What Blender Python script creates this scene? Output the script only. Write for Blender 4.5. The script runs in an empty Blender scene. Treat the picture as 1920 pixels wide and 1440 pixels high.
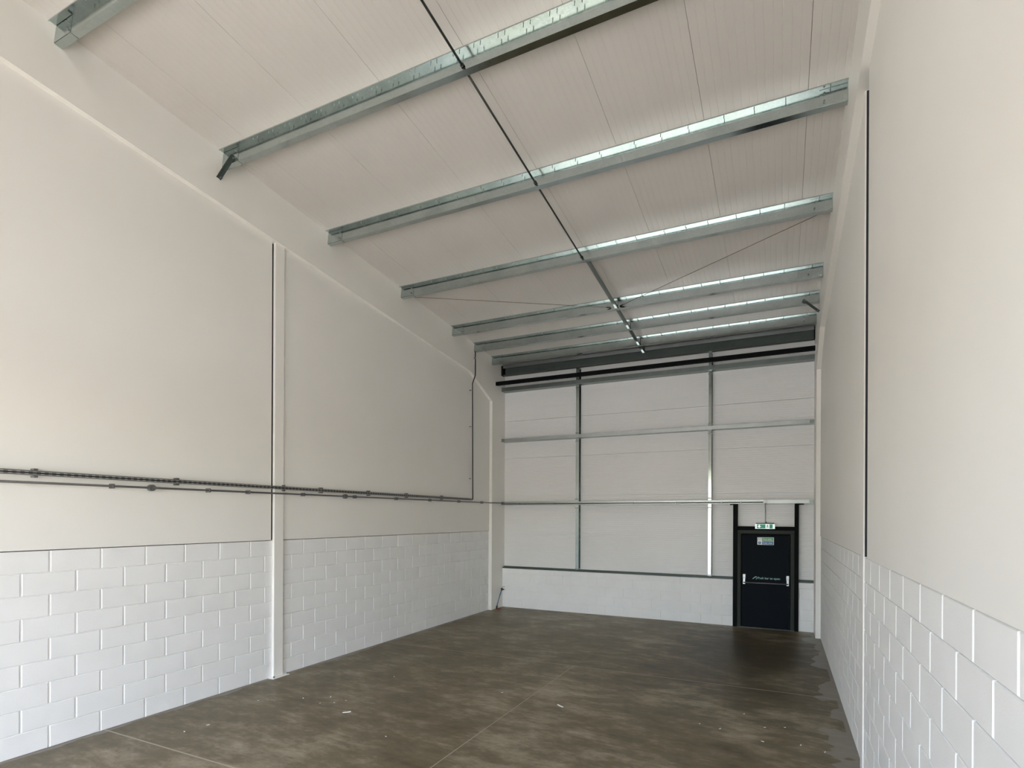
import bpy, bmesh, math, random
from mathutils import Vector, Matrix

random.seed(7)
sc = bpy.context.scene
COL = sc.collection

# ------------------------------------------------------------------ camera
FPX, CX, CY, YAW, ROLL, CAMH = 993.5, 1018.1, 969.5, 0.4221, 0.0046, 2.388
cam_data = bpy.data.cameras.new('camera')
cam = bpy.data.objects.new('camera', cam_data)
COL.objects.link(cam)
cam_data.sensor_fit = 'HORIZONTAL'
cam_data.sensor_width = 36.0
cam_data.lens = FPX / 1920.0 * 36.0
cam_data.shift_x = -(CX - 960.0) / 1920.0
cam_data.shift_y = (CY - 720.0) / 1920.0
cam_data.clip_start = 0.05
cam_data.clip_end = 200
fwd = Vector((-math.sin(YAW), math.cos(YAW), 0))
right = Vector((math.cos(YAW), math.sin(YAW), 0))
up = Vector((0, 0, 1))
r2 = right * math.cos(ROLL) + up * math.sin(ROLL)
u2 = -right * math.sin(ROLL) + up * math.cos(ROLL)
m = Matrix.Identity(4)
for i in range(3):
    m[i][0], m[i][1], m[i][2] = r2[i], u2[i], -fwd[i]
m.translation = Vector((0, 0, CAMH))
cam.matrix_world = m
sc.camera = cam

# ------------------------------------------------------------------ daylight
world = bpy.data.worlds.new('world')
sc.world = world
world.use_nodes = True
wn = world.node_tree.nodes
wn.clear()
w_out = wn.new('ShaderNodeOutputWorld')
w_bg = wn.new('ShaderNodeBackground')
w_sky = wn.new('ShaderNodeTexSky')
w_sky.sky_type = 'NISHITA'
w_sky.sun_disc = False
w_sky.sun_elevation = math.radians(58)
w_sky.sun_rotation = math.radians(142)
w_sky.air_density = 1.0
w_sky.dust_density = 2.5
w_bg.inputs['Strength'].default_value = 0.82
world.node_tree.links.new(w_sky.outputs[0], w_bg.inputs[0])
world.node_tree.links.new(w_bg.outputs[0], w_out.inputs[0])

sun_data = bpy.data.lights.new('sun', 'SUN')
sun_data.energy = 11.5
sun_data.color = (1.0, 0.92, 0.79)
sun_data.angle = math.radians(0.53)
sun = bpy.data.objects.new('sun', sun_data)
COL.objects.link(sun)
SUN_DIR = Vector((-0.33, 0.42, -0.845)).normalized()      # the way the light travels
sun.rotation_euler = SUN_DIR.to_track_quat('-Z', 'Y').to_euler()
sun.location = (3, -10, 14)

sc.view_settings.view_transform = 'Standard'
sc.view_settings.look = 'None'
sc.view_settings.exposure = 0.70
sc.view_settings.gamma = 1.0
sc.view_settings.use_curve_mapping = False
sc.cycles.use_denoising = True
sc.cycles.diffuse_bounces = 7
sc.cycles.max_bounces = 10
sc.cycles.blur_glossy = 0.0
sc.cycles.adaptive_threshold = 0.025

# ------------------------------------------------------------------ dimensions (metres; Y runs into the unit)
XL, XR, XR2 = -6.842, 0.713, 0.725          # block faces: left wall, right wall near bay, right wall far bay
XF, XFR = -6.752, 0.632                     # faces of the cased frame on either side
YB, YP = 12.42, 12.52                       # back wall: block face, cladding panel face
YFRONT = -2.2                               # inner face of the front wall with the vehicle door
SL = 0.1007                                 # roof slope
ANG = math.atan(SL)
def zc(y): return 7.659 - SL * y            # underside of roof panels
def zs(y): return 6.983 - 0.1045 * y        # soffit of the rafter casing

# ------------------------------------------------------------------ materials
def mat(name, color, rough=0.5, metal=0.0, build=None):
    m = bpy.data.materials.new(name)
    m.use_nodes = True
    nt = m.node_tree
    b = nt.nodes['Principled BSDF']
    b.inputs['Base Color'].default_value = (*color, 1)
    b.inputs['Roughness'].default_value = rough
    b.inputs['Metallic'].default_value = metal
    if build:
        build(nt, b)
    return m

def N(nt, kind, **kw):
    n = nt.nodes.new(kind)
    for k, v in kw.items():
        if k in n.inputs:
            n.inputs[k].default_value = v
        else:
            setattr(n, k, v)
    return n

def noise(nt, scale, detail=4, rough=0.55, vec=None):
    n = N(nt, 'ShaderNodeTexNoise')
    n.inputs['Scale'].default_value = scale
    n.inputs['Detail'].default_value = detail
    n.inputs['Roughness'].default_value = rough
    if vec is not None:
        nt.links.new(vec, n.inputs['Vector'])
    return n

def ramp(nt, fac, stops):
    r = N(nt, 'ShaderNodeValToRGB')
    el = r.color_ramp.elements
    while len(el) < len(stops):
        el.new(0.5)
    for e, (p, c) in zip(el, stops):
        e.position = p
        e.color = (*c, 1) if len(c) == 3 else c
    nt.links.new(fac, r.inputs[0])
    return r

def position(nt):
    return N(nt, 'ShaderNodeNewGeometry').outputs['Position']

def add_bump(nt, b, height, strength, dist):
    bp = N(nt, 'ShaderNodeBump')
    bp.inputs['Strength'].default_value = strength
    bp.inputs['Distance'].default_value = dist
    nt.links.new(height, bp.inputs['Height'])
    nt.links.new(bp.outputs[0], b.inputs['Normal'])
    return bp

def paint(c1, c2, scale, bump_scale=0, bump=0.0, dist=0.002):
    def f(nt, b):
        p = position(nt)
        n = noise(nt, scale, 2, 0.6, p)
        r = ramp(nt, n.outputs['Fac'], [(0.3, c1), (0.7, c2)])
        nt.links.new(r.outputs[0], b.inputs['Base Color'])
        if bump:
            h = noise(nt, bump_scale, 3, 0.7, p)
            add_bump(nt, b, h.outputs['Fac'], bump, dist)
    return f

M = {}
M['panel'] = mat('wall_board_paint', (.8, .79, .76), .55, 0, paint((.838, .824, .780), (.86, .847, .806), .8))
M['casing'] = mat('casing_paint', (.8, .79, .76), .5, 0, paint((.838, .822, .776), (.858, .843, .798), 1.2))
M['block'] = mat('painted_block', (.84, .84, .83), .6, 0, paint((.835, .838, .825), (.872, .874, .864), 2.5, 90, .45, .003))
M['mortar'] = mat('painted_mortar', (.85, .85, .84), .6, 0, paint((.83, .83, .82), (.87, .87, .86), 6))
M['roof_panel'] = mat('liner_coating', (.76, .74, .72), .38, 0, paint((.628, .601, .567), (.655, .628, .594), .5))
M['liner'] = mat('wall_liner_coating', (.76, .76, .75), .42, 0, paint((.775, .775, .765), (.80, .80, .79), .7))
M['void'] = mat('cavity_shade', (.03, .03, .035), .9)
def flat(nt, b): b.inputs['Specular IOR Level'].default_value = .08
M['black_steel'] = mat('black_steel', (.006, .007, .007), .7, 0, flat)

def galv(dark, light, r1, r2):
    def f(nt, b):
        p = position(nt)
        v = N(nt, 'ShaderNodeTexVoronoi')
        v.inputs['Scale'].default_value = 70
        nt.links.new(p, v.inputs['Vector'])
        n = noise(nt, 3.0, 5, 0.6, p)
        mx = N(nt, 'ShaderNodeMath', operation='MULTIPLY_ADD')
        nt.links.new(v.outputs['Color'], mx.inputs[0])
        mx.inputs[1].default_value = 0.25
        nt.links.new(n.outputs['Fac'], mx.inputs[2])
        r = ramp(nt, mx.outputs[0], [(0.35, dark), (0.85, light)])
        nt.links.new(r.outputs[0], b.inputs['Base Color'])
        rr = ramp(nt, mx.outputs[0], [(0.35, (r1,) * 3), (0.85, (r2,) * 3)])
        nt.links.new(rr.outputs[0], b.inputs['Roughness'])
    return f
M['galv'] = mat('galvanised_steel', (.6, .66, .66), .22, 1.0, galv((.40, .455, .45), (.52, .575, .565), .12, .20))
M['galv_dull'] = mat('dull_galvanised_steel', (.3, .34, .33), .4, 1.0, galv((.20, .235, .225), (.28, .315, .30), .34, .46))
M['galv_dark'] = mat('dark_and_shaded_steel', (.09, .11, .10), .5, .6, galv((.07, .085, .08), (.10, .12, .112), .45, .6))  # on the eaves beam this dark tone stands in for shade
M['rail'] = mat('matt_galvanised_steel', (.4, .43, .42), .4, 1.0, galv((.36, .39, .38), (.46, .49, .48), .36, .48))
M['lip'] = mat('pale_galvanised_steel', (.6, .63, .61), .55, .6)
M['wire'] = mat('bracing_steel', (.16, .14, .11), .5, .4)
M['rod'] = mat('dark_rod_steel', (.05, .055, .05), .5, .5)
M['conduit'] = mat('conduit_steel', (.22, .225, .225), .4, .9, galv((.17, .175, .175), (.25, .255, .255), .36, .48))
M['tray'] = mat('tray_steel', (.2, .205, .205), .45, .8, galv((.26, .265, .26), (.34, .345, .34), .4, .5))
M['cable'] = mat('black_cable', (.012, .012, .013), .55)
M['white_plastic'] = mat('white_plastic', (.82, .83, .82), .35)
M['door_leaf'] = mat('door_navy_paint', (.006, .009, .013), .6, 0, flat)
M['door_frame'] = mat('door_frame_paint', (.042, .047, .041), .55, 0, flat)
M['silver'] = mat('satin_silver', (.42, .43, .43), .35, 1.0)
M['bar_grey'] = mat('bar_grey', (.20, .20, .195), .4, .8)
M['sign_white'] = mat('sign_white', (.8, .82, .82), .4)
M['sign_green'] = mat('sign_green', (.02, .27, .14), .4)
M['sign_green_light'] = mat('sign_green_light', (.11, .36, .17), .4)
M['sign_blue'] = mat('sign_blue', (.035, .16, .33), .4)
M['text_green'] = mat('luminous_text', (.45, .75, .62), .5)
M['blue_pipe'] = mat('blue_pipe', (.03, .16, .33), .4)
M['red'] = mat('red_plastic', (.35, .04, .03), .5)
M['chip'] = mat('white_paint_flake', (.8, .79, .75), .6)
def lit(c, s):
    def f(nt, b):
        b.inputs['Emission Color'].default_value = (*c, 1)
        b.inputs['Emission Strength'].default_value = s
    return f
M['lit_white'] = mat('lit_sign_white', (.8, .85, .84), .4, 0, lit((.85, 1, .96), .35))
M['lit_green'] = mat('lit_sign_green', (.01, .22, .13), .4, 0, lit((.01, .22, .12), .25))

def floor_nodes(nt, b):
    p = position(nt)
    # trowelled concrete: large clouds, streaks across, fine mottling
    big = noise(nt, .55, 6, .62, p)
    mp = N(nt, 'ShaderNodeMapping')
    mp.inputs['Scale'].default_value = (1.1, 2.6, 1)
    mp.inputs['Rotation'].default_value = (0, 0, .25)
    nt.links.new(p, mp.inputs['Vector'])
    mid = noise(nt, 1.7, 8, .68, mp.outputs[0])
    fine = noise(nt, 7, 8, .72, mp.outputs[0])
    a = N(nt, 'ShaderNodeMath', operation='MULTIPLY_ADD')
    nt.links.new(mid.outputs['Fac'], a.inputs[0]); a.inputs[1].default_value = 0.95
    nt.links.new(big.outputs['Fac'], a.inputs[2])
    c = N(nt, 'ShaderNodeMath', operation='MULTIPLY_ADD')
    nt.links.new(fine.outputs['Fac'], c.inputs[0]); c.inputs[1].default_value = 0.42
    nt.links.new(a.outputs[0], c.inputs[2])
    r = ramp(nt, c.outputs[0], [(0.0, (.05, .04, .03)), (1.0, (.2, .17, .14))])
    r.color_ramp.elements[0].position = 0.0
    mr = N(nt, 'ShaderNodeMapRange')
    mr.inputs['From Min'].default_value = 0.90
    mr.inputs['From Max'].default_value = 1.46
    nt.links.new(c.outputs[0], mr.inputs['Value'])
    nt.links.new(mr.outputs[0], r.inputs[0])
    el = r.color_ramp.elements
    e = el.new(.5); e.color = (.165, .133, .080, 1)
    el[0].color = (.080, .060, .030, 1)
    el[len(el) - 1].color = (.37, .315, .228, 1)
    # a darker patch with an uneven soft edge in front of the exit door
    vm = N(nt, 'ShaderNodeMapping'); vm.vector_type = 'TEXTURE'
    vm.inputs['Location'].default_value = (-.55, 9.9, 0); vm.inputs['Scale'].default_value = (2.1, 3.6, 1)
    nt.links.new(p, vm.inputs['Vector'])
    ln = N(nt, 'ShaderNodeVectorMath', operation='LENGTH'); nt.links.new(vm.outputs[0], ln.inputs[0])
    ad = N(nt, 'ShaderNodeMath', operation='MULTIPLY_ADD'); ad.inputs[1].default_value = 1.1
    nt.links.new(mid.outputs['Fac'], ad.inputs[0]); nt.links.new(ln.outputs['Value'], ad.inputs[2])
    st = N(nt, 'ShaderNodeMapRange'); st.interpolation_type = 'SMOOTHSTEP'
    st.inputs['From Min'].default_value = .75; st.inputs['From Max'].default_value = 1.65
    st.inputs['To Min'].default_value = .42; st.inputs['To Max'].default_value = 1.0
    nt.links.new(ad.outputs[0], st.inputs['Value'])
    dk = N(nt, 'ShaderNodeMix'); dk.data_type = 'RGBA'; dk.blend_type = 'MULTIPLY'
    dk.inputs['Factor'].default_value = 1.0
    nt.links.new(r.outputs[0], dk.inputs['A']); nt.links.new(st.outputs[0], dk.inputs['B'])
    # pale paint overspray and grout along the wall bases
    sep = N(nt, 'ShaderNodeSeparateXYZ'); nt.links.new(p, sep.inputs[0])
    def edge(expr_sub, reach, wob, scl, seed):
        d = N(nt, 'ShaderNodeMath', operation='SUBTRACT')
        if expr_sub > 0:
            d.inputs[0].default_value = expr_sub - .0
            nt.links.new(sep.outputs['X'], d.inputs[1])
        else:
            nt.links.new(sep.outputs['X'], d.inputs[0])
            d.inputs[1].default_value = expr_sub
        mm = N(nt, 'ShaderNodeMapping'); mm.inputs['Location'].default_value = (seed, seed * 2, 0)
        nt.links.new(p, mm.inputs['Vector'])
        nn = noise(nt, scl, 3, .5, mm.outputs[0])
        w = N(nt, 'ShaderNodeMapRange')
        w.inputs['From Min'].default_value = .42; w.inputs['From Max'].default_value = .68
        w.inputs['To Min'].default_value = reach; w.inputs['To Max'].default_value = reach + wob
        nt.links.new(nn.outputs['Fac'], w.inputs['Value'])
        lt = N(nt, 'ShaderNodeMath', operation='SUBTRACT')
        nt.links.new(w.outputs[0], lt.inputs[0]); nt.links.new(d.outputs[0], lt.inputs[1])
        sm = N(nt, 'ShaderNodeMapRange')
        sm.inputs['From Min'].default_value = -.008; sm.inputs['From Max'].default_value = .008
        nt.links.new(lt.outputs[0], sm.inputs['Value'])
        return sm.outputs[0]
    e1 = edge(XR, .035, .34, 1.25, 3.1)
    e2 = edge(XL, .03, .10, 2.2, 8.7)
    mxm = N(nt, 'ShaderNodeMath', operation='MAXIMUM')
    nt.links.new(e1, mxm.inputs[0]); nt.links.new(e2, mxm.inputs[1])
    mx = N(nt, 'ShaderNodeMix'); mx.data_type = 'RGBA'
    sc_ = N(nt, 'ShaderNodeMath', operation='MULTIPLY'); sc_.inputs[1].default_value = .6
    nt.links.new(mxm.outputs[0], sc_.inputs[0])
    nt.links.new(sc_.outputs[0], mx.inputs['Factor'])
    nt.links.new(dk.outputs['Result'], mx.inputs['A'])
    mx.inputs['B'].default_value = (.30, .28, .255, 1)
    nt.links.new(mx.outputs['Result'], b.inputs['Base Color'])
    rr = N(nt, 'ShaderNodeMapRange')
    rr.inputs['To Min'].default_value = .34; rr.inputs['To Max'].default_value = .50
    nt.links.new(mid.outputs['Fac'], rr.inputs['Value'])
    nt.links.new(rr.outputs[0], b.inputs['Roughness'])
    b.inputs['Specular IOR Level'].default_value = .25
    add_bump(nt, b, fine.outputs['Fac'], .15, .004)
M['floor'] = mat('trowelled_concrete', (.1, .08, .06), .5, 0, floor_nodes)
M['joint'] = mat('dusty_joint', (.40, .36, .285), .8)
M['apron'] = mat('concrete_apron', (.42, .39, .35), .85, 0, paint((.48, .465, .435), (.55, .535, .505), .4))
M['shutter'] = mat('front_wall_coating', (.72, .72, .71), .5)

# ------------------------------------------------------------------ mesh helpers
class MB:
    def __init__(s):
        s.v, s.f = [], []
    def add(s, vs, fs):
        o = len(s.v)
        s.v += [tuple(v) for v in vs]
        s.f += [tuple(i + o for i in f) for f in fs]
        return s
    def box(s, x0, x1, y0, y1, z0, z1):
        return s.add([(x0, y0, z0), (x1, y0, z0), (x1, y1, z0), (x0, y1, z0), (x0, y0, z1), (x1, y0, z1), (x1, y1, z1), (x0, y1, z1)],
                     [(0, 3, 2, 1), (4, 5, 6, 7), (0, 1, 5, 4), (1, 2, 6, 5), (2, 3, 7, 6), (3, 0, 4, 7)])
    def obox(s, c, ax, ay, az):        # box from centre and three half-axis vectors
        c, ax, ay, az = map(Vector, (c, ax, ay, az))
        vs = [c + sx * ax + sy * ay + sz * az for sz in (-1, 1) for sx, sy in ((-1, -1), (1, -1), (1, 1), (-1, 1))]
        return s.add(vs, [(0, 3, 2, 1), (4, 5, 6, 7), (0, 1, 5, 4), (1, 2, 6, 5), (2, 3, 7, 6), (3, 0, 4, 7)])
    def prism_x(s, poly, x0, x1):      # (y, z) outline extruded along X
        n = len(poly)
        vs = [(x0, y, z) for y, z in poly] + [(x1, y, z) for y, z in poly]
        fs = [tuple(range(n)), tuple(reversed(range(n, 2 * n)))]
        fs += [(i, i + n, (i + 1) % n + n, (i + 1) % n) for i in range(n)]
        return s.add(vs, fs)
    def prism_z(s, poly, z0, z1):      # (x, y) outline extruded along Z
        n = len(poly)
        vs = [(x, y, z0) for x, y in poly] + [(x, y, z1) for x, y in poly]
        fs = [tuple(reversed(range(n))), tuple(range(n, 2 * n))]
        fs += [(i, (i + 1) % n, (i + 1) % n + n, i + n) for i in range(n)]
        return s.add(vs, fs)
    def tube(s, path, r, seg=10, cap=True):
        pts = [Vector(p) for p in path]
        rings = []
        for i, p in enumerate(pts):
            d = (pts[min(i + 1, len(pts) - 1)] - pts[max(i - 1, 0)]).normalized()
            a = d.cross(Vector((0, 0, 1)) if abs(d.z) < .9 else Vector((1, 0, 0))).normalized()
            b = d.cross(a)
            rings.append([p + r * (math.cos(t) * a + math.sin(t) * b) for t in [2 * math.pi * k / seg for k in range(seg)]])
        o = []
        for g in rings: o += g
        fs = []
        for i in range(len(rings) - 1):
            for k in range(seg):
                fs.append((i * seg + k, (i + 1) * seg + k, (i + 1) * seg + (k + 1) % seg, i * seg + (k + 1) % seg))
        if cap:
            fs.append(tuple(range(seg)))
            fs.append(tuple(reversed(range((len(rings) - 1) * seg, len(rings) * seg))))
        return s.add(o, fs)
    def mesh(s, name, m, smooth=False, bevel=0):
        me = bpy.data.meshes.new(name)
        me.from_pydata(s.v, [], s.f)
        bm = bmesh.new(); bm.from_mesh(me)
        bmesh.ops.recalc_face_normals(bm, faces=bm.faces)
        if bevel:
            bmesh.ops.bevel(bm, geom=[e for e in bm.edges if len(e.link_faces) == 2 and e.calc_face_angle(0) > .5], offset=bevel, segments=2, affect='EDGES', profile=.5)
        bm.to_mesh(me); bm.free()
        me.materials.append(m)
        if smooth:
            for p in me.polygons: p.use_smooth = True
        return me
    def build(s, name, m, parent=None, smooth=False, bevel=0):
        return link(name, s.mesh(name, m, smooth, bevel), parent)

def link(name, me, parent=None, loc=None):
    o = bpy.data.objects.new(name, me)
    COL.objects.link(o)
    if parent is not None:
        o.parent = parent
        if loc is None:                # mesh given in world coordinates
            o.location = -parent.location
    if loc is not None:
        o.location = Vector(loc) - (parent.location if parent is not None else Vector())
    return o

def tag(o, label, cat, group=None):
    o['label'] = label
    o['category'] = cat
    if group: o['group'] = group
    return o

def struct(o, label=None):
    o['kind'] = 'structure'
    if label: o['label'] = label
    return o

def thing(name, loc, label, cat, group=None):
    e = bpy.data.objects.new(name, None)
    COL.objects.link(e)
    e.location = loc
    e.empty_display_size = .1
    return tag(e, label, cat, group)

def cyl(mb, c, axis, r, h, seg=14):
    c = Vector(c); a = Vector(axis).normalized()
    return mb.tube([c - a * h / 2, c + a * h / 2], r, seg)

# ------------------------------------------------------------------ floor: cast slabs with sawn joints between
fl = struct(MB().box(-7.2, 1.1, YFRONT - .3, 12.7, -.25, -.0012).build('floor', M['joint']), 'dark trowelled concrete warehouse floor')
XS = [-7.2, -3.03, 1.1]
YS = [YFRONT - .3, 3.385, 7.975, 12.7]
G = .006
for i in range(2):
    for j in range(3):
        g = G if j < 2 else .3 * G
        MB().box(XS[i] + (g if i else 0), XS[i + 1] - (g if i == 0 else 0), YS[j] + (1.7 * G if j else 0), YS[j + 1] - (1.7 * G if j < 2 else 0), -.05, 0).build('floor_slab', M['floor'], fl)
# ground outside the vehicle door
gr = struct(MB().box(-40, 40, -60, YFRONT - .3, -.3, -.03).build('ground', M['apron']), 'sunlit concrete yard outside the vehicle door')

# ------------------------------------------------------------------ walls
_block_cache = {}
def block_mesh(length, height, axis):
    """a painted block: body 60 mm deep, arrised front edges; front face at 0, facing +1 side of axis"""
    key = (round(length, 3), round(height, 3), axis)
    if key in _block_cache: return _block_cache[key]
    L, H, b, t = length / 2, height / 2, .005, .05
    ring = lambda l, h, d: [(-l, d, -h), (l, d, -h), (l, d, h), (-l, d, h)]
    vs = ring(L, H, -t) + ring(L, H, -b) + ring(L - b, H - b, 0)
    fs = [(8, 9, 10, 11)]
    for a in (0, 4):
        fs += [(a + k, a + (k + 1) % 4, a + 4 + (k + 1) % 4, a + 4 + k) for k in range(4)]
    if axis == 'x+':   vs = [(d, l, h) for l, d, h in vs]        # faces +X, runs along Y
    elif axis == 'x-': vs = [(-d, l, h) for l, d, h in vs]
    else:              vs = [(l, -d, h) for l, d, h in vs]       # faces -Y, runs along X
    mb = MB().add(vs, fs)
    _block_cache[key] = mb.mesh('block', M['block'])
    return _block_cache[key]

def lay(parent, axis, face, a0, a1, joint, courses, vgap=.015, hgap=.006):
    """courses: list of (z0, z1, shift); joint = position of a perpend in the unshifted course"""
    for z0, z1, sh in courses:
        j = joint + sh
        k = math.floor((a0 - j) / .45)
        while True:
            s, e = max(a0, j + k * .45), min(a1, j + (k + 1) * .45)
            k += 1
            if s >= a1 - .01: break
            if e - s < .03: continue
            s2 = s + (vgap / 2 if s > a0 + .001 else 0); e2 = e - (vgap / 2 if e < a1 - .001 else 0)
            me = block_mesh(e2 - s2, z1 - z0 - hgap, axis)
            c, z = (s2 + e2) / 2, (z0 + z1) / 2
            loc = (face, c, z) if axis[0] == 'x' else (c, face, z)
            link('block', me, parent, loc)

C9 = [(2.025 - .225 * (k + 1), 2.025 - .225 * k, .225 * (k % 2)) for k in range(9)]
PW = .012                                   # the boarding above stands this proud of the blocks
def wall_side(name, label, sgn, xb_near, xb_far, ycol, near_joint, far_joint, xcase, panel_end, panel_start, colproud):
    """sgn +1: left wall facing +X, -1: right wall facing -X"""
    axis = 'x+' if sgn > 0 else 'x-'
    def X(x0, d0, d1): return sorted((x0 + sgn * d0, x0 + sgn * d1))
    w = MB()
    x0, x1 = X(xb_near, -.30, -.16)
    w.box(x0, x1, YFRONT - .3, 12.9, -.05, 7.8)
    wall = struct(w.build(name, M['void'] if False else M['panel']), label)
    # mortar bed behind the blocks
    x0, x1 = X(xb_near, -.158, -.012)
    mo = MB().box(x0, x1, YFRONT, ycol[0], -.02, 2.02)
    x0, x1 = X(xb_far, -.158, -.012)
    mo.box(x0, x1, ycol[1], 12.5, -.02, 2.02)
    mo.build('mortar_bed', M['mortar'], wall)
    lay(wall, axis, xb_near, YFRONT, ycol[0], near_joint, C9)
    lay(wall, axis, xb_far, ycol[1], 11.84, far_joint, C9)
    # smooth painted boarding above the blocks, one sheet each side of the column
    for xb, y0, y1 in ((xb_near, YFRONT, panel_end), (xb_far, panel_start, 11.84)):
        x0, x1 = X(xb, -.05, PW)
        MB().prism_x([(y0, 2.032), (y1, 2.032), (y1, zs(y1) + .03), (y0, zs(y0) + .03)], x0, x1).build('wall_board', M['panel'], wall)
    # cased column between the bays
    xs = X(xb_near, -.15, colproud)
    MB().box(xs[0], xs[1], ycol[0], ycol[1], .0, zs(ycol[0]) + .02).build('column_casing', M['casing'], wall, bevel=.003)
    xs = X(xb_near, -.02, .085)
    # dark strips standing in for the shade in the slot between board and column
    xs = X(xb_near, -.155, -.12)
    sl = MB().box(xs[0], xs[1], panel_end - .5, panel_start + .3, 2.03, zs(panel_start))
    xs = X(xb_near, -.115, -.001)
    sl.box(xs[0], xs[1], ycol[0] - .010, ycol[0] - .0005, 2.032, zs(ycol[0]) - .01)
    sl.build('slot_shade', M['void'], wall)
    # cased rafter with haunch, cased corner column
    x0, x1 = sorted((xb_near - sgn * .15, xcase))
    MB().prism_x([(YFRONT, zs(YFRONT)), (10.8, zs(10.8)), (11.84, 5.35), (12.56, 5.35), (12.56, zc(12.56) + .1), (YFRONT, zc(YFRONT) + .1)], x0, x1).build('rafter_casing', M['casing'], wall)
    MB().box(x0, x1, 11.84, 12.56, 0, 5.35).build('corner_column_casing', M['casing'], wall, bevel=.003)
    return wall

wl = wall_side('wall_left', 'left wall with white painted blocks below smooth cream boarding', 1, XL, XL, (5.495, 5.652), 2.888, 6.05, XF, 5.462, 5.672, .04)
wr = wall_side('wall_right', 'right wall with white painted blocks below smooth grey white boarding', -1, XR, XR2, (5.74, 5.89), 2.2248, 2.2248, XFR, 5.49, 5.905, .012)

# base plate of the left column
bp = thing('base_plate', (XL + .05, 5.57, 0), 'pale steel base plate under the left wall column', 'base plate')
MB().box(XL - .01, XL + .10, 5.44, 5.72, 0, .014).build('plate', M['casing'], bp, bevel=.002)
for y in (5.47, 5.70):
    cyl(MB(), (XL + .075, y, .022), (0, 0, 1), .012, .03, 6).build('bolt', M['galv_dull'], bp)

# ------------------------------------------------------------------ grooved liner panels
def grooved(x0, x1, pitch, depth, gw, t):
    """section outline along one axis: list of (u, d), d = 0 is the face, grooves go to +depth"""
    pts = [(x0, 0)]
    n = max(1, int(round((x1 - x0) / pitch)))
    for k in range(1, n):
        u = x0 + (x1 - x0) * k / n
        pts += [(u - gw, 0), (u - gw * .3, depth), (u + gw * .3, depth), (u + gw, 0)]
    pts += [(x1, 0)]
    return pts

# ceiling of roof panels running up the slope
ce = struct(MB().prism_x([(YFRONT - .3, zc(YFRONT - .3) + .05), (12.7, zc(12.7) + .05), (12.7, zc(12.7) + .15), (YFRONT - .3, zc(YFRONT - .3) + .15)], -7.2, 1.1).build('ceiling', M['roof_panel']), 'white ribbed roof panels sloping down to the back wall')
RX = [-7.10, -6.245, -5.155, -4.07, -2.98, -1.885, -.835, .25, 1.0]
for a, b in zip(RX[:-1], RX[1:]):
    pts = grooved(a + .0019, b - .0019, .083, .0016, .006, .04)
    n = len(pts)
    y0, y1 = YFRONT - .25, 12.62
    vs = [(u, y0, zc(y0) + d) for u, d in pts] + [(u, y1, zc(y1) + d) for u, d in pts]
    fs = [(i, i + 1, i + 1 + n, i + n) for i in range(n - 1)]
    vs += [(a + .0019, y0, zc(y0) + .05), (a + .0019, y1, zc(y1) + .05), (b - .0019, y0, zc(y0) + .05), (b - .0019, y1, zc(y1) + .05)]
    q = 2 * n
    fs += [(0, n, q + 1, q), (n - 1, q + 2, q + 3, 2 * n - 1)]
    MB().add(vs, fs).build('roof_panel', M['roof_panel'], ce)

# back wall: backing, cladding panels, block plinth
wb = struct(MB().box(-7.2, 1.1, YP + .045, YP + .2, -.05, 6.6).build('wall_back', M['liner']), 'back wall of white ribbed panels over a low painted block plinth')
def clad(x0, x1, z0, z1):
    g = .004
    pts = grooved(z0 + g, z1 - g, .05, .003, .006, .04)
    n = len(pts)
    vs = [(x0, YP + d, u) for u, d in pts] + [(x1, YP + d, u) for u, d in pts]
    fs = [(i, i + 1, i + 1 + n, i + n) for i in range(n - 1)]
    q = 2 * n
    vs += [(x0, YP + .045, z0 + g), (x1, YP + .045, z0 + g), (x0, YP + .045, z1 - g), (x1, YP + .045, z1 - g)]
    fs += [(0, n, q + 1, q), (n - 1, q + 2, q + 3, 2 * n - 1)]
    MB().add(vs, fs).build('cladding_panel', M['liner'], wb)
DL, DR = -.915, .305                        # centre lines of the posts at the door
for z0, z1 in ((1.0, 1.965), (1.965, 2.935)):
    clad(XF, DL, z0, z1); clad(DR, XFR, z0, z1)
clad(DL, DR, 2.13, 2.935)
for z0, z1 in ((2.935, 3.94), (3.94, 4.93), (4.93, 5.92), (5.92, 6.46)):
    clad(XF, XFR, z0, z1)
BC = [(0, .225, 0), (.225, .45, .225), (.45, .675, 0), (.675, .90, .225), (.90, 1.03, 0)]
MB().box(XF, -.96, YB + .006, YP - .002, -.02, 1.028).box(.342, XFR, YB + .006, YP - .002, -.02, 1.028).build('mortar_bed', M['mortar'], wb)
lay(wb, 'y', YB, XF, -.96, -6.6, BC, .008, .004)
lay(wb, 'y', YB, .342, XFR, -6.6, BC, .008, .004)
# dark sill angle on the plinth
for x0, x1 in ((XF, -.96), (.342, XFR)):
    MB().prism_x([(YB - .012, 1.031), (YP - .004, 1.031), (YP - .004, 1.082), (YB + .055, 1.082), (YB + .055, 1.058), (YB - .012, 1.058)], x0, x1).build('sill_angle', M['galv_dark'], wb)

# front wall with the open vehicle door behind the camera
OX0, OX1, OZ = -6.5, .4, 4.2
wf = MB()
wf.box(-7.2, OX0, YFRONT - .3, YFRONT, -.05, 7.9).box(OX1, 1.1, YFRONT - .3, YFRONT, -.05, 7.9).box(OX0, OX1, YFRONT - .3, YFRONT, OZ, 7.9)
struct(wf.build('wall_front', M['shutter']), 'front wall around the open vehicle door')

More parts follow.
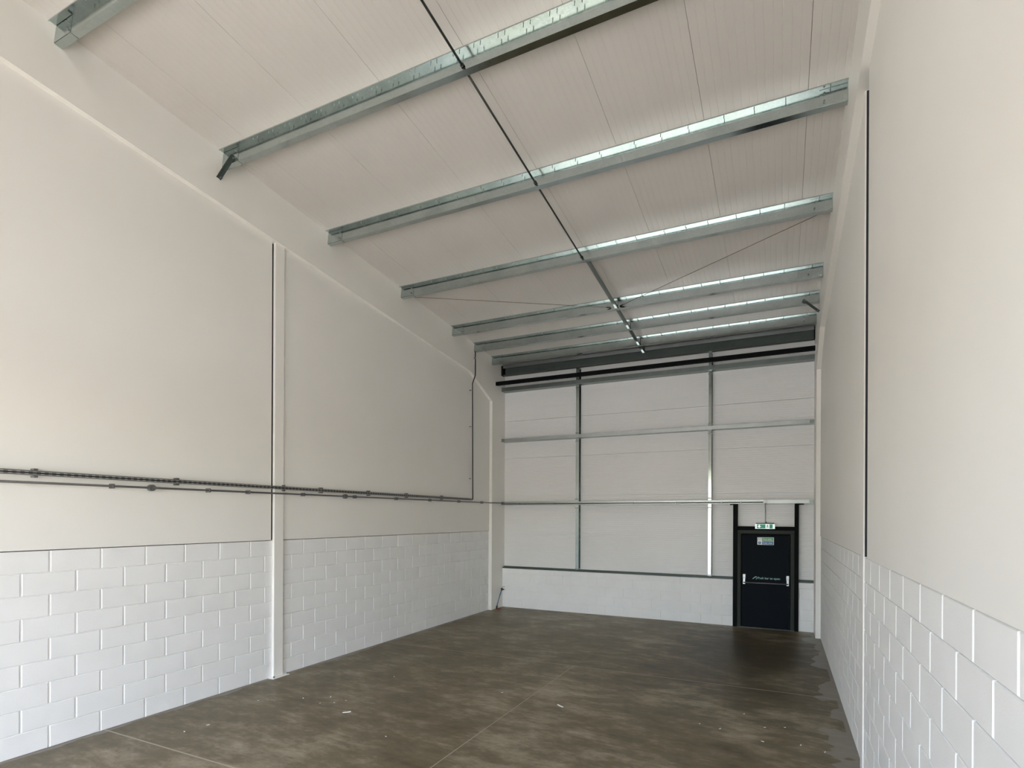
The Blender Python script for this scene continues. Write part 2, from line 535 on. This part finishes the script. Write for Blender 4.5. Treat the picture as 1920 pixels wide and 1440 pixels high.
# ------------------------------------------------------------------ purlins
es = Vector((0, math.cos(ANG), -math.sin(ANG)))     # down the slope (away)
en = Vector((0, -math.sin(ANG), -math.cos(ANG)))    # out of the roof, downwards
def roof_pt(x, y, s=0, n=0):
    return Vector((x, y, zc(y))) + es * s + en * n
def section(mb, y, x0, x1, outline):
    """outline in (s, n) swept along X"""
    poly = []
    for s, n in outline:
        p = roof_pt(0, y, s, n)
        poly.append((p.y, p.z))
    return mb.prism_x(poly, x0, x1)
T = .003
PD, PF = .195, .068
def z_outline(d=PD, f=PF, t=T, lip=.016, top=.001):
    # top flange reaches towards the camera (-s), bottom flange away (+s)
    return [(-f, top), (t, top), (t, d - t), (f, d - t), (f, d - lip), (f + t, d - lip), (f + t, d), (0, d), (0, top + t), (-f + t, top + t), (-f + t, lip), (-f, lip)]
PY = [2.885, 4.66, 6.445, 8.265, 10.02, 10.955, 11.815]
PLAB = ['nearest galvanised roof purlin, cut off by the top left corner',
        'second roof purlin, with a dark stay at its left end',
        'third roof purlin, crossing just above the top of the right wall slot',
        'fourth roof purlin, from which the two thin bracing rods start',
        'fifth roof purlin, where the two thin bracing rods meet',
        'sixth roof purlin, reached by the black cable on the left wall',
        'seventh roof purlin, last before the dark eaves beam']
purlins = []
for k, y in enumerate(PY):
    root = thing('roof_purlin', roof_pt(-3.06, y, 0, PD), PLAB[k], 'purlin', 'galvanised purlins across the roof')
    purlins.append(root)
    xa, xb = XF + .001, XFR - .001
    section(MB(), y, xa, xb, z_outline()).build('section', M['galv'], root)
    # sleeves where the purlin laps over the frames
    for s0, s1 in ((xa, xa + .30), (xb - .27, xb)):
        mb = MB()
        section(mb, y, s0, s1, [(-.004, .012), (-.0005, .012), (-.0005, PD - .004), (-.004, PD - .004)])
        section(mb, y, s0, s1, [(0, PD + .0005), (PF, PD + .0005), (PF, PD + .0035), (0, PD + .0035)])
        mb.build('sleeve', M['galv'], root)
        xm = s1 - .045 if s0 < -3 else s0 + .045
        for nn in (.055, .145):
            cyl(MB(), roof_pt(xm, y, -.012, nn), es, .012, .018, 6).build('bolt', M['galv_dull'], root)
    # tips of the roof screws coming through the top flange, in pairs
    mb = MB()
    for rx in RX[1:-1]:
        for u in ((.10, .17, .36, .43, .62, .69, .88, .95) if k < 2 else (.2, .5, .8)):
            x = rx + u * 1.08
            if xa + .1 < x < xb - .1:
                p = roof_pt(x, y, -.036, .004)
                mb.tube([p, p + en * .028], .0045, 5)
    o = mb.build('screw_tips', M['galv_dull'], root)
    o['kind'] = 'stuff'

# knee stays from purlin to rafter
def stay(name, label, A, B, side):
    A, B = Vector(A), Vector(B)
    d = (B - A).normalized(); w = d.cross(side).normalized()
    root = thing(name, B, label, 'stay', 'angle stays between purlin and rafter')
    mid, h = (A + B) / 2, (B - A).length / 2
    mb = MB()
    mb.obox(mid, d * h, w * .022, side.normalized() * .002)
    mb.obox(mid + w * .021 + side.normalized() * .020, d * h, w * .002, side.normalized() * .02)
    mb.build('angle', M['galv_dark'], root)
    cyl(MB(), A + d * .03, side, .013, .03, 6).build('bolt', M['galv_dull'], root)
    cyl(MB(), B - d * .03, side, .013, .03, 6).build('bolt', M['galv_dull'], root)
stay('knee_stay', 'dark angle stay hanging from the second purlin at the left wall', roof_pt(-6.50, PY[1], -.012, .13), (XF + .012, 4.60, 6.80), Vector((0, -1, 0)))
stay('knee_stay', 'dark angle stay from the sixth purlin to the right wall', roof_pt(.36, PY[5], -.012, .12), (XFR - .012, 10.9, 6.17), Vector((0, -1, 0)))

# sag rods between the purlins along the middle of the roof
XM = -3.02
SAG = ['dark sag rod crossing the top edge of the picture above the second purlin', 'dark sag rod between the second and third purlins', 'dark sag rod between the third and fourth purlins']
for k in range(3):
    a, b = roof_pt(XM, PY[k], .006, .145), roof_pt(XM, PY[k + 1], -.006, .145)
    root = thing('sag_rod', a, SAG[k], 'rod', 'sag rods along the middle of the roof')
    MB().tube([a, b], .0125, 8).build('rod', M['rod'], root, smooth=True)
    cyl(MB(), b - es * .006, es, .024, .012, 6).build('nut', M['rod'], root)
# channel struts near the eaves, with fixing brackets
CH = ['dull steel channel strut between the fourth and fifth purlins', 'dull steel channel strut between the fifth and sixth purlins', 'dull steel channel strut between the sixth and seventh purlins', 'short channel strut from the seventh purlin to the eaves beam']
ends = PY[3:] + [12.275]
for k in range(4):
    a, b = roof_pt(-2.965, ends[k], .006, .15), roof_pt(-2.965, ends[k + 1], -.008, .15)
    root = thing('channel_strut', a, CH[k], 'strut', 'channel struts along the middle of the roof')
    d = (b - a); mid = (a + b) / 2; h = d.length / 2; d.normalize()
    mb = MB()
    mb.obox(mid, d * h, Vector((.030, 0, 0)), en * .002)
    for sx in (-1, 1):
        mb.obox(mid + Vector((sx * .029, 0, 0)) - en * .018, d * h, Vector((.002, 0, 0)), en * .018)
    mb.build('channel', M['galv_dull'], root)
    mb = MB()
    mb.obox(b - d * .012 - en * .03, d * .004, Vector((.05, 0, 0)), en * .085)
    mb.obox(b - d * .05 + en * .004, d * .045, Vector((.02, 0, 0)), en * .002)
    mb.build('end_bracket', M['galv'], root)
# thin bracing rods
for lab, A, B in (('thin bracing rod from the left wall to the middle of the fifth purlin', roof_pt(-6.60, PY[3], .02, .19), roof_pt(-3.05, PY[4], -.01, .16)),
                  ('thin bracing rod from the right wall to the middle of the fifth purlin', roof_pt(.56, PY[3], .02, .19), roof_pt(-2.88, PY[4], -.01, .16))):
    root = thing('bracing_rod', A, lab, 'rod', 'thin diagonal bracing rods under the roof')
    MB().tube([A, B], .0042, 6).build('rod', M['wire'], root, smooth=True)
    d = (B - A).normalized()
    cyl(MB(), B - d * .05, d, .012, .08, 8).build('turnbuckle', M['rod'], root)

# ------------------------------------------------------------------ eaves beam, black tie, sheeting rails and posts on the back wall
eb = thing('eaves_beam', (-3.06, 12.3, 6.10), 'dark eaves beam across the top of the back wall', 'beam')
y0, y1, z0, z1 = 12.28, 12.40, 6.105, 6.375
t = .004
MB().prism_x([(y0, z0), (y1, z0), (y1, z1), (y0, z1), (y0, z1 - .085), (y0 + t, z1 - .085), (y0 + t, z1 - t), (y1 - t, z1 - t), (y1 - t, z0 + t), (y0 + t, z0 + t), (y0 + t, z0 + .02), (y0, z0 + .02)], XF + .07, XFR - .02).build('channel', M['galv_dark'], eb)  # shade inside the open channel is put into its dark colour
MB().box(XF + .07, XFR - .02, y0 - .0015, y0, z1 - .085, z1).build('lip', M['rail'], eb)  # paler strip: the light on the lip is put into its colour
for x in (XF + .035, XFR - .011):
    MB().box(x - .034 if x < 0 else x - .008, x + .034 if x < 0 else x + .010, 12.30, 12.42, z0 + .01, z1 - .01).build('end_gap_fill', M['black_steel'], eb)  # black fill standing in for the dark gap at each beam end

bt = thing('tie_beam', (-3.06, 12.02, 5.79), 'black steel tie bar spanning the back wall under the eaves', 'beam')
MB().box(XF + .012, XFR - .012, 11.98, 12.06, 5.785, 5.875).build('tube', M['black_steel'], bt, bevel=.006)
for x in (XF + .006, XFR - .006):
    MB().box(x - .006, x + .006, 11.95, 12.09, 5.76, 5.90).build('end_plate', M['casing'], bt)

def rail(label, z0, z1, y0, m, lipd=.02):
    root = thing('sheeting_rail', (-3.06, y0, z0), label, 'rail', 'sheeting rails along the back wall')
    t = .003
    y1 = YP - .002
    MB().prism_x([(y0, z0), (y1, z0), (y1, z1), (y1 - t, z1), (y1 - t, z0 + t), (y0 + t, z0 + t), (y0 + t, z1 - t), (y0 + lipd, z1 - t), (y0 + lipd, z1), (y0, z1)], XF + .004, XFR - .004).build('channel', m, root)
    for x, s in ((XF + .05, 1), (XFR - .05, -1)):
        MB().box(x - .045, x + .045, y0 - .004, y0 - .0005, z0 + .008, z1 - .008).build('cleat', M['galv_dull'], root)
    return root
rail('top sheeting rail of the back wall, just under the black tie bar', 5.695, 5.795, 12.32, M['galv_dull'])
rail('middle sheeting rail of the back wall, without conduit', 4.362, 4.445, 12.33, M['rail'])
rail('lowest sheeting rail of the back wall, above the dark exit door', 2.70, 2.782, 12.33, M['rail'])

def post(label, x0, x1):
    root = thing('cladding_post', ((x0 + x1) / 2, 12.42, 1.082), label, 'post', 'upright channel posts on the back wall')
    t, ya, yb = .003, 12.372, YP - .004
    poly = [(x0, ya), (x1, ya), (x1, ya + .016), (x1 - t, ya + .016), (x1 - t, ya + t), (x0 + t, ya + t), (x0 + t, yb - t), (x1, yb - t), (x1, yb), (x0, yb)]
    for za, zb in ((1.083, 2.698), (2.785, 4.36), (4.448, 5.693), (5.798, 6.10)):     # one length between each pair of rails
        MB().prism_z(poly, za, zb).build('channel', M['galv'], root)
    for z in (1.10, 2.62, 2.83, 4.28, 4.49, 5.62):
        MB().box(x0 - .012, x1 + .012, ya - .0045, ya - .0005, z - .012, z + .012).build('cleat', M['galv_dull'], root)
post('left upright steel post of the back wall', -4.668, -4.590)
post('right upright steel post of the back wall, left of the exit door', -1.492, -1.425)

# ------------------------------------------------------------------ exit door with its black steel surround
df = thing('door_support_frame', (-.305, 12.43, 0), 'black steel posts and head framing the exit door', 'steel frame')
MB().box(-.962, -.872, 12.37, 12.51, 0, 2.695).build('post', M['black_steel'], df, bevel=.004)
MB().box(.264, .344, 12.37, 12.51, 0, 2.695).build('post', M['black_steel'], df, bevel=.004)
MB().box(-.872, .264, 12.40, 12.51, 2.122, 2.205).build('head', M['black_steel'], df, bevel=.004)
for x0, x1 in ((-1.03, -.872), (.264, .44)):
    MB().box(x0, x1, 12.36, 12.51, 2.677, 2.697).build('top_plate', M['black_steel'], df)

dr = struct(bpy.data.objects.new('door_1', None), 'black fire exit door with push bar in the back wall')
COL.objects.link(dr); dr.location = (-.305, 12.40, 0)
yf = 12.385
MB().box(-.872, -.80, yf, yf + .12, 0, 2.05).build('door_jamb', M['door_frame'], dr, bevel=.004)
MB().box(.192, .264, yf, yf + .12, 0, 2.05).build('door_jamb', M['door_frame'], dr, bevel=.004)
MB().box(-.872, .264, yf, yf + .12, 2.05, 2.122).build('door_head', M['door_frame'], dr, bevel=.004)
MB().box(-.80, -.775, yf + .03, yf + .12, 0, 2.045).box(.167, .192, yf + .03, yf + .12, 0, 2.045).box(-.775, .167, yf + .03, yf + .12, 2.02, 2.05).build('door_stop', M['black_steel'], dr)
MB().box(-.772, .164, yf + .04, yf + .09, .008, 2.018).build('door_leaf', M['door_leaf'], dr, bevel=.003)
MB().box(-.872, .264, yf - .005, yf + .10, 0, .012).build('threshold', M['galv_dark'], dr)
yl = yf + .04
pb = bpy.data.objects.new('panic_bar', None); COL.objects.link(pb); pb.parent = dr; pb.location = Vector((-.305, yl, 1.0)) - dr.location
def pbuild(mb, n, m, **k):
    o = link(n, mb.mesh(n, m, **k), None); o.parent = pb; o.location = -(pb.location + dr.location); return o
for x in (-.728, .137):
    pbuild(MB().box(x - .03, x + .03, yl - .06, yl - .0005, 1.06, 1.165), 'bracket', M['silver'], bevel=.006)
    mb = MB().obox((x, yl - .065, 1.02), (.024, 0, 0), (0, .018, 0), (0, .012, .07))
    pbuild(mb, 'lever_arm', M['silver'], bevel=.004)
pbuild(MB().tube([(-.74, yl - .085, .985), (.15, yl - .085, .985)], .014, 10), 'push_bar', M['bar_grey'], smooth=True)

def text_mesh(s, size, m, loc, name, parent, ext=.001):
    cu = bpy.data.curves.new(name, 'FONT')
    cu.body = s; cu.size = size; cu.extrude = ext
    cu.align_x = 'LEFT'; cu.align_y = 'CENTER'
    tmp = bpy.data.objects.new('tmp_text', cu); COL.objects.link(tmp)
    dg = bpy.context.evaluated_depsgraph_get()
    me = bpy.data.meshes.new_from_object(tmp.evaluated_get(dg))
    bpy.data.objects.remove(tmp)
    me.transform(Matrix.Rotation(math.radians(90), 4, 'X'))
    me.materials.clear(); me.materials.append(m)
    return link(name, me, parent, loc)

text_mesh('Push bar to open', .064, M['text_green'], (-.455, yl - .0015, 1.085), 'push_lettering', dr)
mb = MB()        # small arrow and quarter-circle mark before the lettering
mb.obox((-.525, yl - .001, 1.09), (.032, 0, .026), (0, .0006, 0), (-.004, 0, .005))
mb.obox((-.498, yl - .001, 1.105), (.002, 0, .014), (0, .0006, 0), (.003, 0, 0))
for k in range(5):
    a = math.radians(-60 + 24 * k)
    mb.obox((-.505 + .034 * math.cos(a), yl - .001, 1.09 + .034 * math.sin(a)), (.003, 0, 0), (0, .0006, 0), (0, 0, .009))
mb.build('push_symbol', M['text_green'], dr)

# safety sign on the door
ss = thing('safety_sign', (-.301, yl - .002, 1.885), 'small green and blue notice near the top of the exit door', 'sign')
ysn = yl - .003
MB().box(-.466, -.136, ysn, yl - .0002, 1.81, 1.97).build('board', M['sign_white'], ss)
MB().box(-.372, -.145, ysn - .001, ysn, 1.896, 1.962).build('green_field', M['sign_green_light'], ss)
MB().box(-.372, -.145, ysn - .001, ysn, 1.818, 1.888).build('blue_field', M['sign_blue'], ss)
text_mesh('Fire exit', .052, M['sign_white'], (-.355, ysn - .0015, 1.927), 'lettering', ss, .0005)
text_mesh('Keep clear', .046, M['sign_white'], (-.362, ysn - .0015, 1.851), 'lettering', ss, .0005)
mb = MB().box(-.452, -.443, ysn - .001, ysn, 1.90, 1.958).box(-.392, -.384, ysn - .001, ysn, 1.90, 1.958).box(-.443, -.392, ysn - .001, ysn, 1.952, 1.958)
mb.obox((-.418, ysn - .0005, 1.936), (.006, 0, 0), (0, .0005, 0), (0, 0, .006))
mb.obox((-.419, ysn - .0005, 1.918), (.005, 0, 0), (0, .0005, 0), (.003, 0, .012))
mb.build('door_symbol', M['sign_green_light'], ss)
cyl(MB(), (-.419, ysn - .0005, 1.852), (0, 1, 0), .030, .001, 20).build('blue_disc', M['sign_blue'], ss)
MB().box(-.423, -.415, ysn - .0015, ysn - .001, 1.848, 1.872).box(-.423, -.415, ysn - .0015, ysn - .001, 1.834, 1.841).build('exclamation_mark', M['sign_white'], ss)

# hanging exit sign above the door
ex = thing('exit_sign', (-.311, 12.30, 2.157), 'green and white illuminated exit sign hanging over the door', 'sign')
ye = 12.275
MB().box(-.507, -.116, ye, ye + .075, 2.157, 2.262).build('housing', M['lit_white'], ex, bevel=.005)
MB().prism_x([(ye + .006, 2.262), (ye + .069, 2.262), (ye + .055, 2.285), (ye + .02, 2.285)], -.495, -.128).build('canopy', M['conduit'], ex)
MB().box(-.470, -.302, ye - .0015, ye, 2.167, 2.254).build('green_field', M['lit_green'], ex)
MB().box(-.222, -.160, ye - .0015, ye, 2.167, 2.254).build('green_field', M['lit_green'], ex)
az = 2.2105; ax = -.424
arrow = [(ax, az - .036), (ax + .036, az + .004), (ax + .014, az + .004), (ax + .014, az + .034), (ax - .014, az + .034), (ax - .014, az + .004), (ax - .036, az + .004)]
n = len(arrow)
MB().add([(x, ye - .003, z) for x, z in arrow] + [(x, ye - .0015, z) for x, z in arrow], [tuple(range(n)), tuple(reversed(range(n, 2 * n)))] + [(i, (i + 1) % n, (i + 1) % n + n, i + n) for i in range(n)]).build('arrow', M['lit_white'], ex)
mb = MB()          # striding figure in the white square
Y_, X0_ = ye - .001, -.262
cyl(mb, (X0_ + .004, Y_, 2.241), (0, 1, 0), .0085, .002, 10)
for c, a, w in (((X0_, 2.216), (.006, .017), .008), ((X0_ + .012, 2.190), (.010, .013), .0045), ((X0_ - .012, 2.186), (.012, .012), .0045), ((X0_ + .016, 2.222), (.012, -.006), .004), ((X0_ - .014, 2.220), (.011, .006), .004)):
    d = Vector((a[0], 0, a[1])); e = Vector((a[1], 0, -a[0])).normalized() * w
    mb.obox((c[0], Y_, c[1]), d, (0, .001, 0), e)
mb.build('running_figure', M['lit_green'], ex)
MB().tube([(-.316, 12.312, 2.285), (-.316, 12.312, 2.705)], .007, 8).build('suspension_rod', M['white_plastic'], ex, smooth=True)
sb = thing('sign_cable', (-.300, 12.30, 2.285), 'thin black cable dropping to the exit sign', 'cable')
MB().tube([(-.302, 12.305, 2.705), (-.306, 12.30, 2.64), (-.300, 12.298, 2.55), (-.296, 12.300, 2.42), (-.298, 12.30, 2.30), (-.292, 12.30, 2.288)], .0055, 6).build('cable', M['cable'], sb, smooth=True)
cyl(MB(), (-.290, 12.30, 2.297), (0, 0, 1), .013, .022, 10).build('gland', M['cable'], sb)

# ------------------------------------------------------------------ services on the left wall
XC = XL + .075
YE = 10.905
tr = thing('cable_tray', (XC, 2.0, 2.80), 'slotted steel cable tray with black cable along the left wall', 'cable tray')
z0, z1 = 2.780, 2.826
mb = MB()
yA = YFRONT + .3
for a, b in ((z0, z0 + .010), (z0 + .016, z1 - .016), (z1 - .010, z1)):
    mb.box(XC - .003, XC - .001, yA, YE, a, b)
k = yA
while k < YE - .05:
    mb.box(XC - .003, XC - .001, k, k + .032, z0 + .010, z0 + .016)
    mb.box(XC - .003, XC - .001, k, k + .032, z1 - .016, z1 - .010)
    k += .062
mb.box(XC - .003, XC + .012, yA, YE, z0 - .002, z0).box(XC - .003, XC + .012, yA, YE, z1, z1 + .002)
mb.build('slotted_tray', M['tray'], tr)
MB().tube([(XC + .010, yA, 2.802), (XC + .010, YE - .03, 2.802)], .0072, 8).build('cable', M['cable'], tr, smooth=True)
for y in (1.35, 2.742, 4.104, 5.634, 6.35, 7.434, 8.496, 9.696):
    xw = XL + .041 if 5.49 < y < 5.66 else XL + PW
    for za, zb in ((z0 - .022, z0 - .003), (z1 + .003, z1 + .022)):
        MB().box(xw, XC + .004, y - .018, y + .018, za, zb).build('bracket', M['conduit'], tr, bevel=.004)

rc = thing('riser_cable', (XC, YE, 2.80), 'black cable rising from the tray end to the sixth purlin', 'cable')
MB().tube([(XC + .01, YE + .004, 2.800), (XC + .01, YE + .014, 2.808), (XC + .01, YE + .018, 2.84), (XC + .008, 10.89, 5.56), (XC + .012, 10.895, 5.60), (XF + .026, 10.965, 5.80), (XF + .026, 10.967, 5.85), (XF + .026, 10.963, 6.30), (XF + .03, 10.95, 6.36)], .0125, 8).build('cable', M['cable'], rc, smooth=True)
for z in (3.30, 4.55, 5.42, 6.20):
    x = XL + PW if z < 5.5 else XF
    MB().box(x, x + .05, 10.86 if z < 5.5 else 10.93, 10.885 if z < 5.5 else 10.952, z - .012, z + .012).build('clip', M['silver'], rc, bevel=.003)

co = thing('conduit', (XC, 2.0, 2.71), 'single grey conduit along the left wall below the tray', 'conduit')
def cz(y): return 2.706 + .0043 * (y - 2.5)
MB().tube([(XC, yA, cz(yA)), (XC, 11.80, cz(11.80))], .0125, 10).build('tube', M['conduit'], co, smooth=True)
MB().tube([(XC, 11.78, cz(11.8)), (XC + .02, 11.83, cz(11.8)), (XF + .025, 11.90, cz(11.8) + .002), (XF + .025, 12.28, cz(11.8) + .006), (XF + .045, 12.305, cz(11.8) + .006)], .0125, 10).build('tube', M['conduit'], co, smooth=True)
for y in (1.6, 2.6 - .5, 3.411, 4.498, 5.061, 5.994, 7.093, 8.191, 9.27, 10.373, 11.4):
    MB().box(XL + PW, XC + .016, y - .011, y + .011, cz(y) - .026, cz(y) + .026).build('saddle', M['conduit'], co, bevel=.004)
for y in (3.811, 6.857):
    jb = cyl(MB(), (XC - .010, y, cz(y)), (1, 0, 0), .038, .055, 18).build('junction_box', M['conduit'], co, smooth=False, bevel=.003)
    lid = cyl(MB(), (XC + .020, y, cz(y)), (1, 0, 0), .030, .008, 18).build('box_lid', M['conduit'], jb)
    lid.location = (0, 0, 0)

cb = thing('rail_conduit', (-3.5, 12.31, 2.72), 'thin conduit running along the lowest back rail to the door', 'conduit')
MB().tube([(XF + .05, 12.305, 2.730), (-.345, 12.305, 2.727)], .0125, 10).build('tube', M['conduit'], cb, smooth=True)
cyl(MB(), (-.311, 12.303, 2.74), (0, 1, 0), .038, .05, 20).build('junction_box', M['white_plastic'], cb, bevel=.004)
for x in (-6.2, -5.2, -4.2, -3.2, -2.2, -1.2, -.80):
    MB().box(x - .012, x + .012, 12.291, 12.3295, 2.708, 2.752).build('saddle', M['galv_dull'], cb, bevel=.003)

# ------------------------------------------------------------------ water pipe in the back left corner
wp = thing('water_pipe', (-6.70, 12.25, 0), 'short blue water pipe with black stop tap in the back left corner', 'pipe')
MB().tube([(-6.700, 12.02, 0), (-6.700, 12.04, .10), (-6.690, 12.20, .38), (-6.682, 12.24, .47)], .014, 10).build('pipe', M['blue_pipe'], wp, smooth=True)
MB().tube([(-6.701, 12.015, 0), (-6.699, 12.035, .09)], .021, 10).build('lagging', M['cable'], wp, smooth=True)
cyl(MB(), (-6.68, 12.255, .49), (0, 0, 1), .026, .06, 12).build('stop_tap', M['cable'], wp)
MB().tube([(-6.68, 12.25, .495), (-6.61, 12.25, .485)], .016, 8).build('tap_handle', M['cable'], wp)
MB().tube([(-6.68, 12.26, .52), (-6.68, 12.30, .545), (-6.68, 12.42, .545)], .009, 8).build('wall_elbow', M['silver'], wp, smooth=True)
MB().box(-6.69, -6.60, 11.99, 12.05, 0, .018).build('base_tag', M['red'], wp, bevel=.004)

# ------------------------------------------------------------------ litter on the floor
def flake(x, y, l, w, a, label, group=None, h=.004):
    d = Vector((math.cos(a), math.sin(a), 0)); e = Vector((-d.y, d.x, 0))
    pr = [(-1, -.25), (-.55, -.8), (.3, -1), (1, -.35), (.85, .5), (.1, 1), (-.7, .6)]
    pts = [Vector((x, y, 0)) + d * (u * l / 2) + e * (v * w / 2) for u, v in pr]
    n = len(pts)
    vs = [(p.x, p.y, .0) for p in pts] + [(p.x, p.y, h * (1 + .5 * math.sin(i * 2.1))) for i, p in enumerate(pts)]
    fs = [tuple(reversed(range(n))), tuple(range(n, 2 * n))] + [(i, (i + 1) % n, (i + 1) % n + n, i + n) for i in range(n)]
    mb = MB().add([(vx - x, vy - y, vz) for vx, vy, vz in vs], fs)
    o = mb.build('paint_flake', M['chip']); o.location = (x, y, 0)
    return tag(o, label, 'debris', group)
flake(-2.535, 6.206, .125, .026, -.55, 'long pale sliver on the floor right of the middle joint', h=.006)
flake(-4.812, 4.909, .10, .024, .75, 'long pale sliver on the floor left of the middle joint', h=.006)
rnd = random.Random(4)
for x, y in ((-6.151, 4.741), (-5.353, 5.004), (-5.416, 5.24), (-5.21, 5.10), (-5.13, 5.22), (-5.7, 5.05), (-5.95, 3.95), (-6.0, 3.72), (-5.25, 6.3), (-3.45, 6.35), (-3.9, 4.55),
             (-.62, 6.30), (-.17, 6.13), (.20, 6.20), (-.16, 6.55), (.05, 6.65), (-.85, 6.35), (-.40, 6.9), (.42, 6.12)):
    flake(x, y, rnd.uniform(.018, .038), rnd.uniform(.010, .02), rnd.uniform(0, 3.1), 'tiny white paint flake lying on the dark floor', 'paint flakes scattered on the floor', .003)
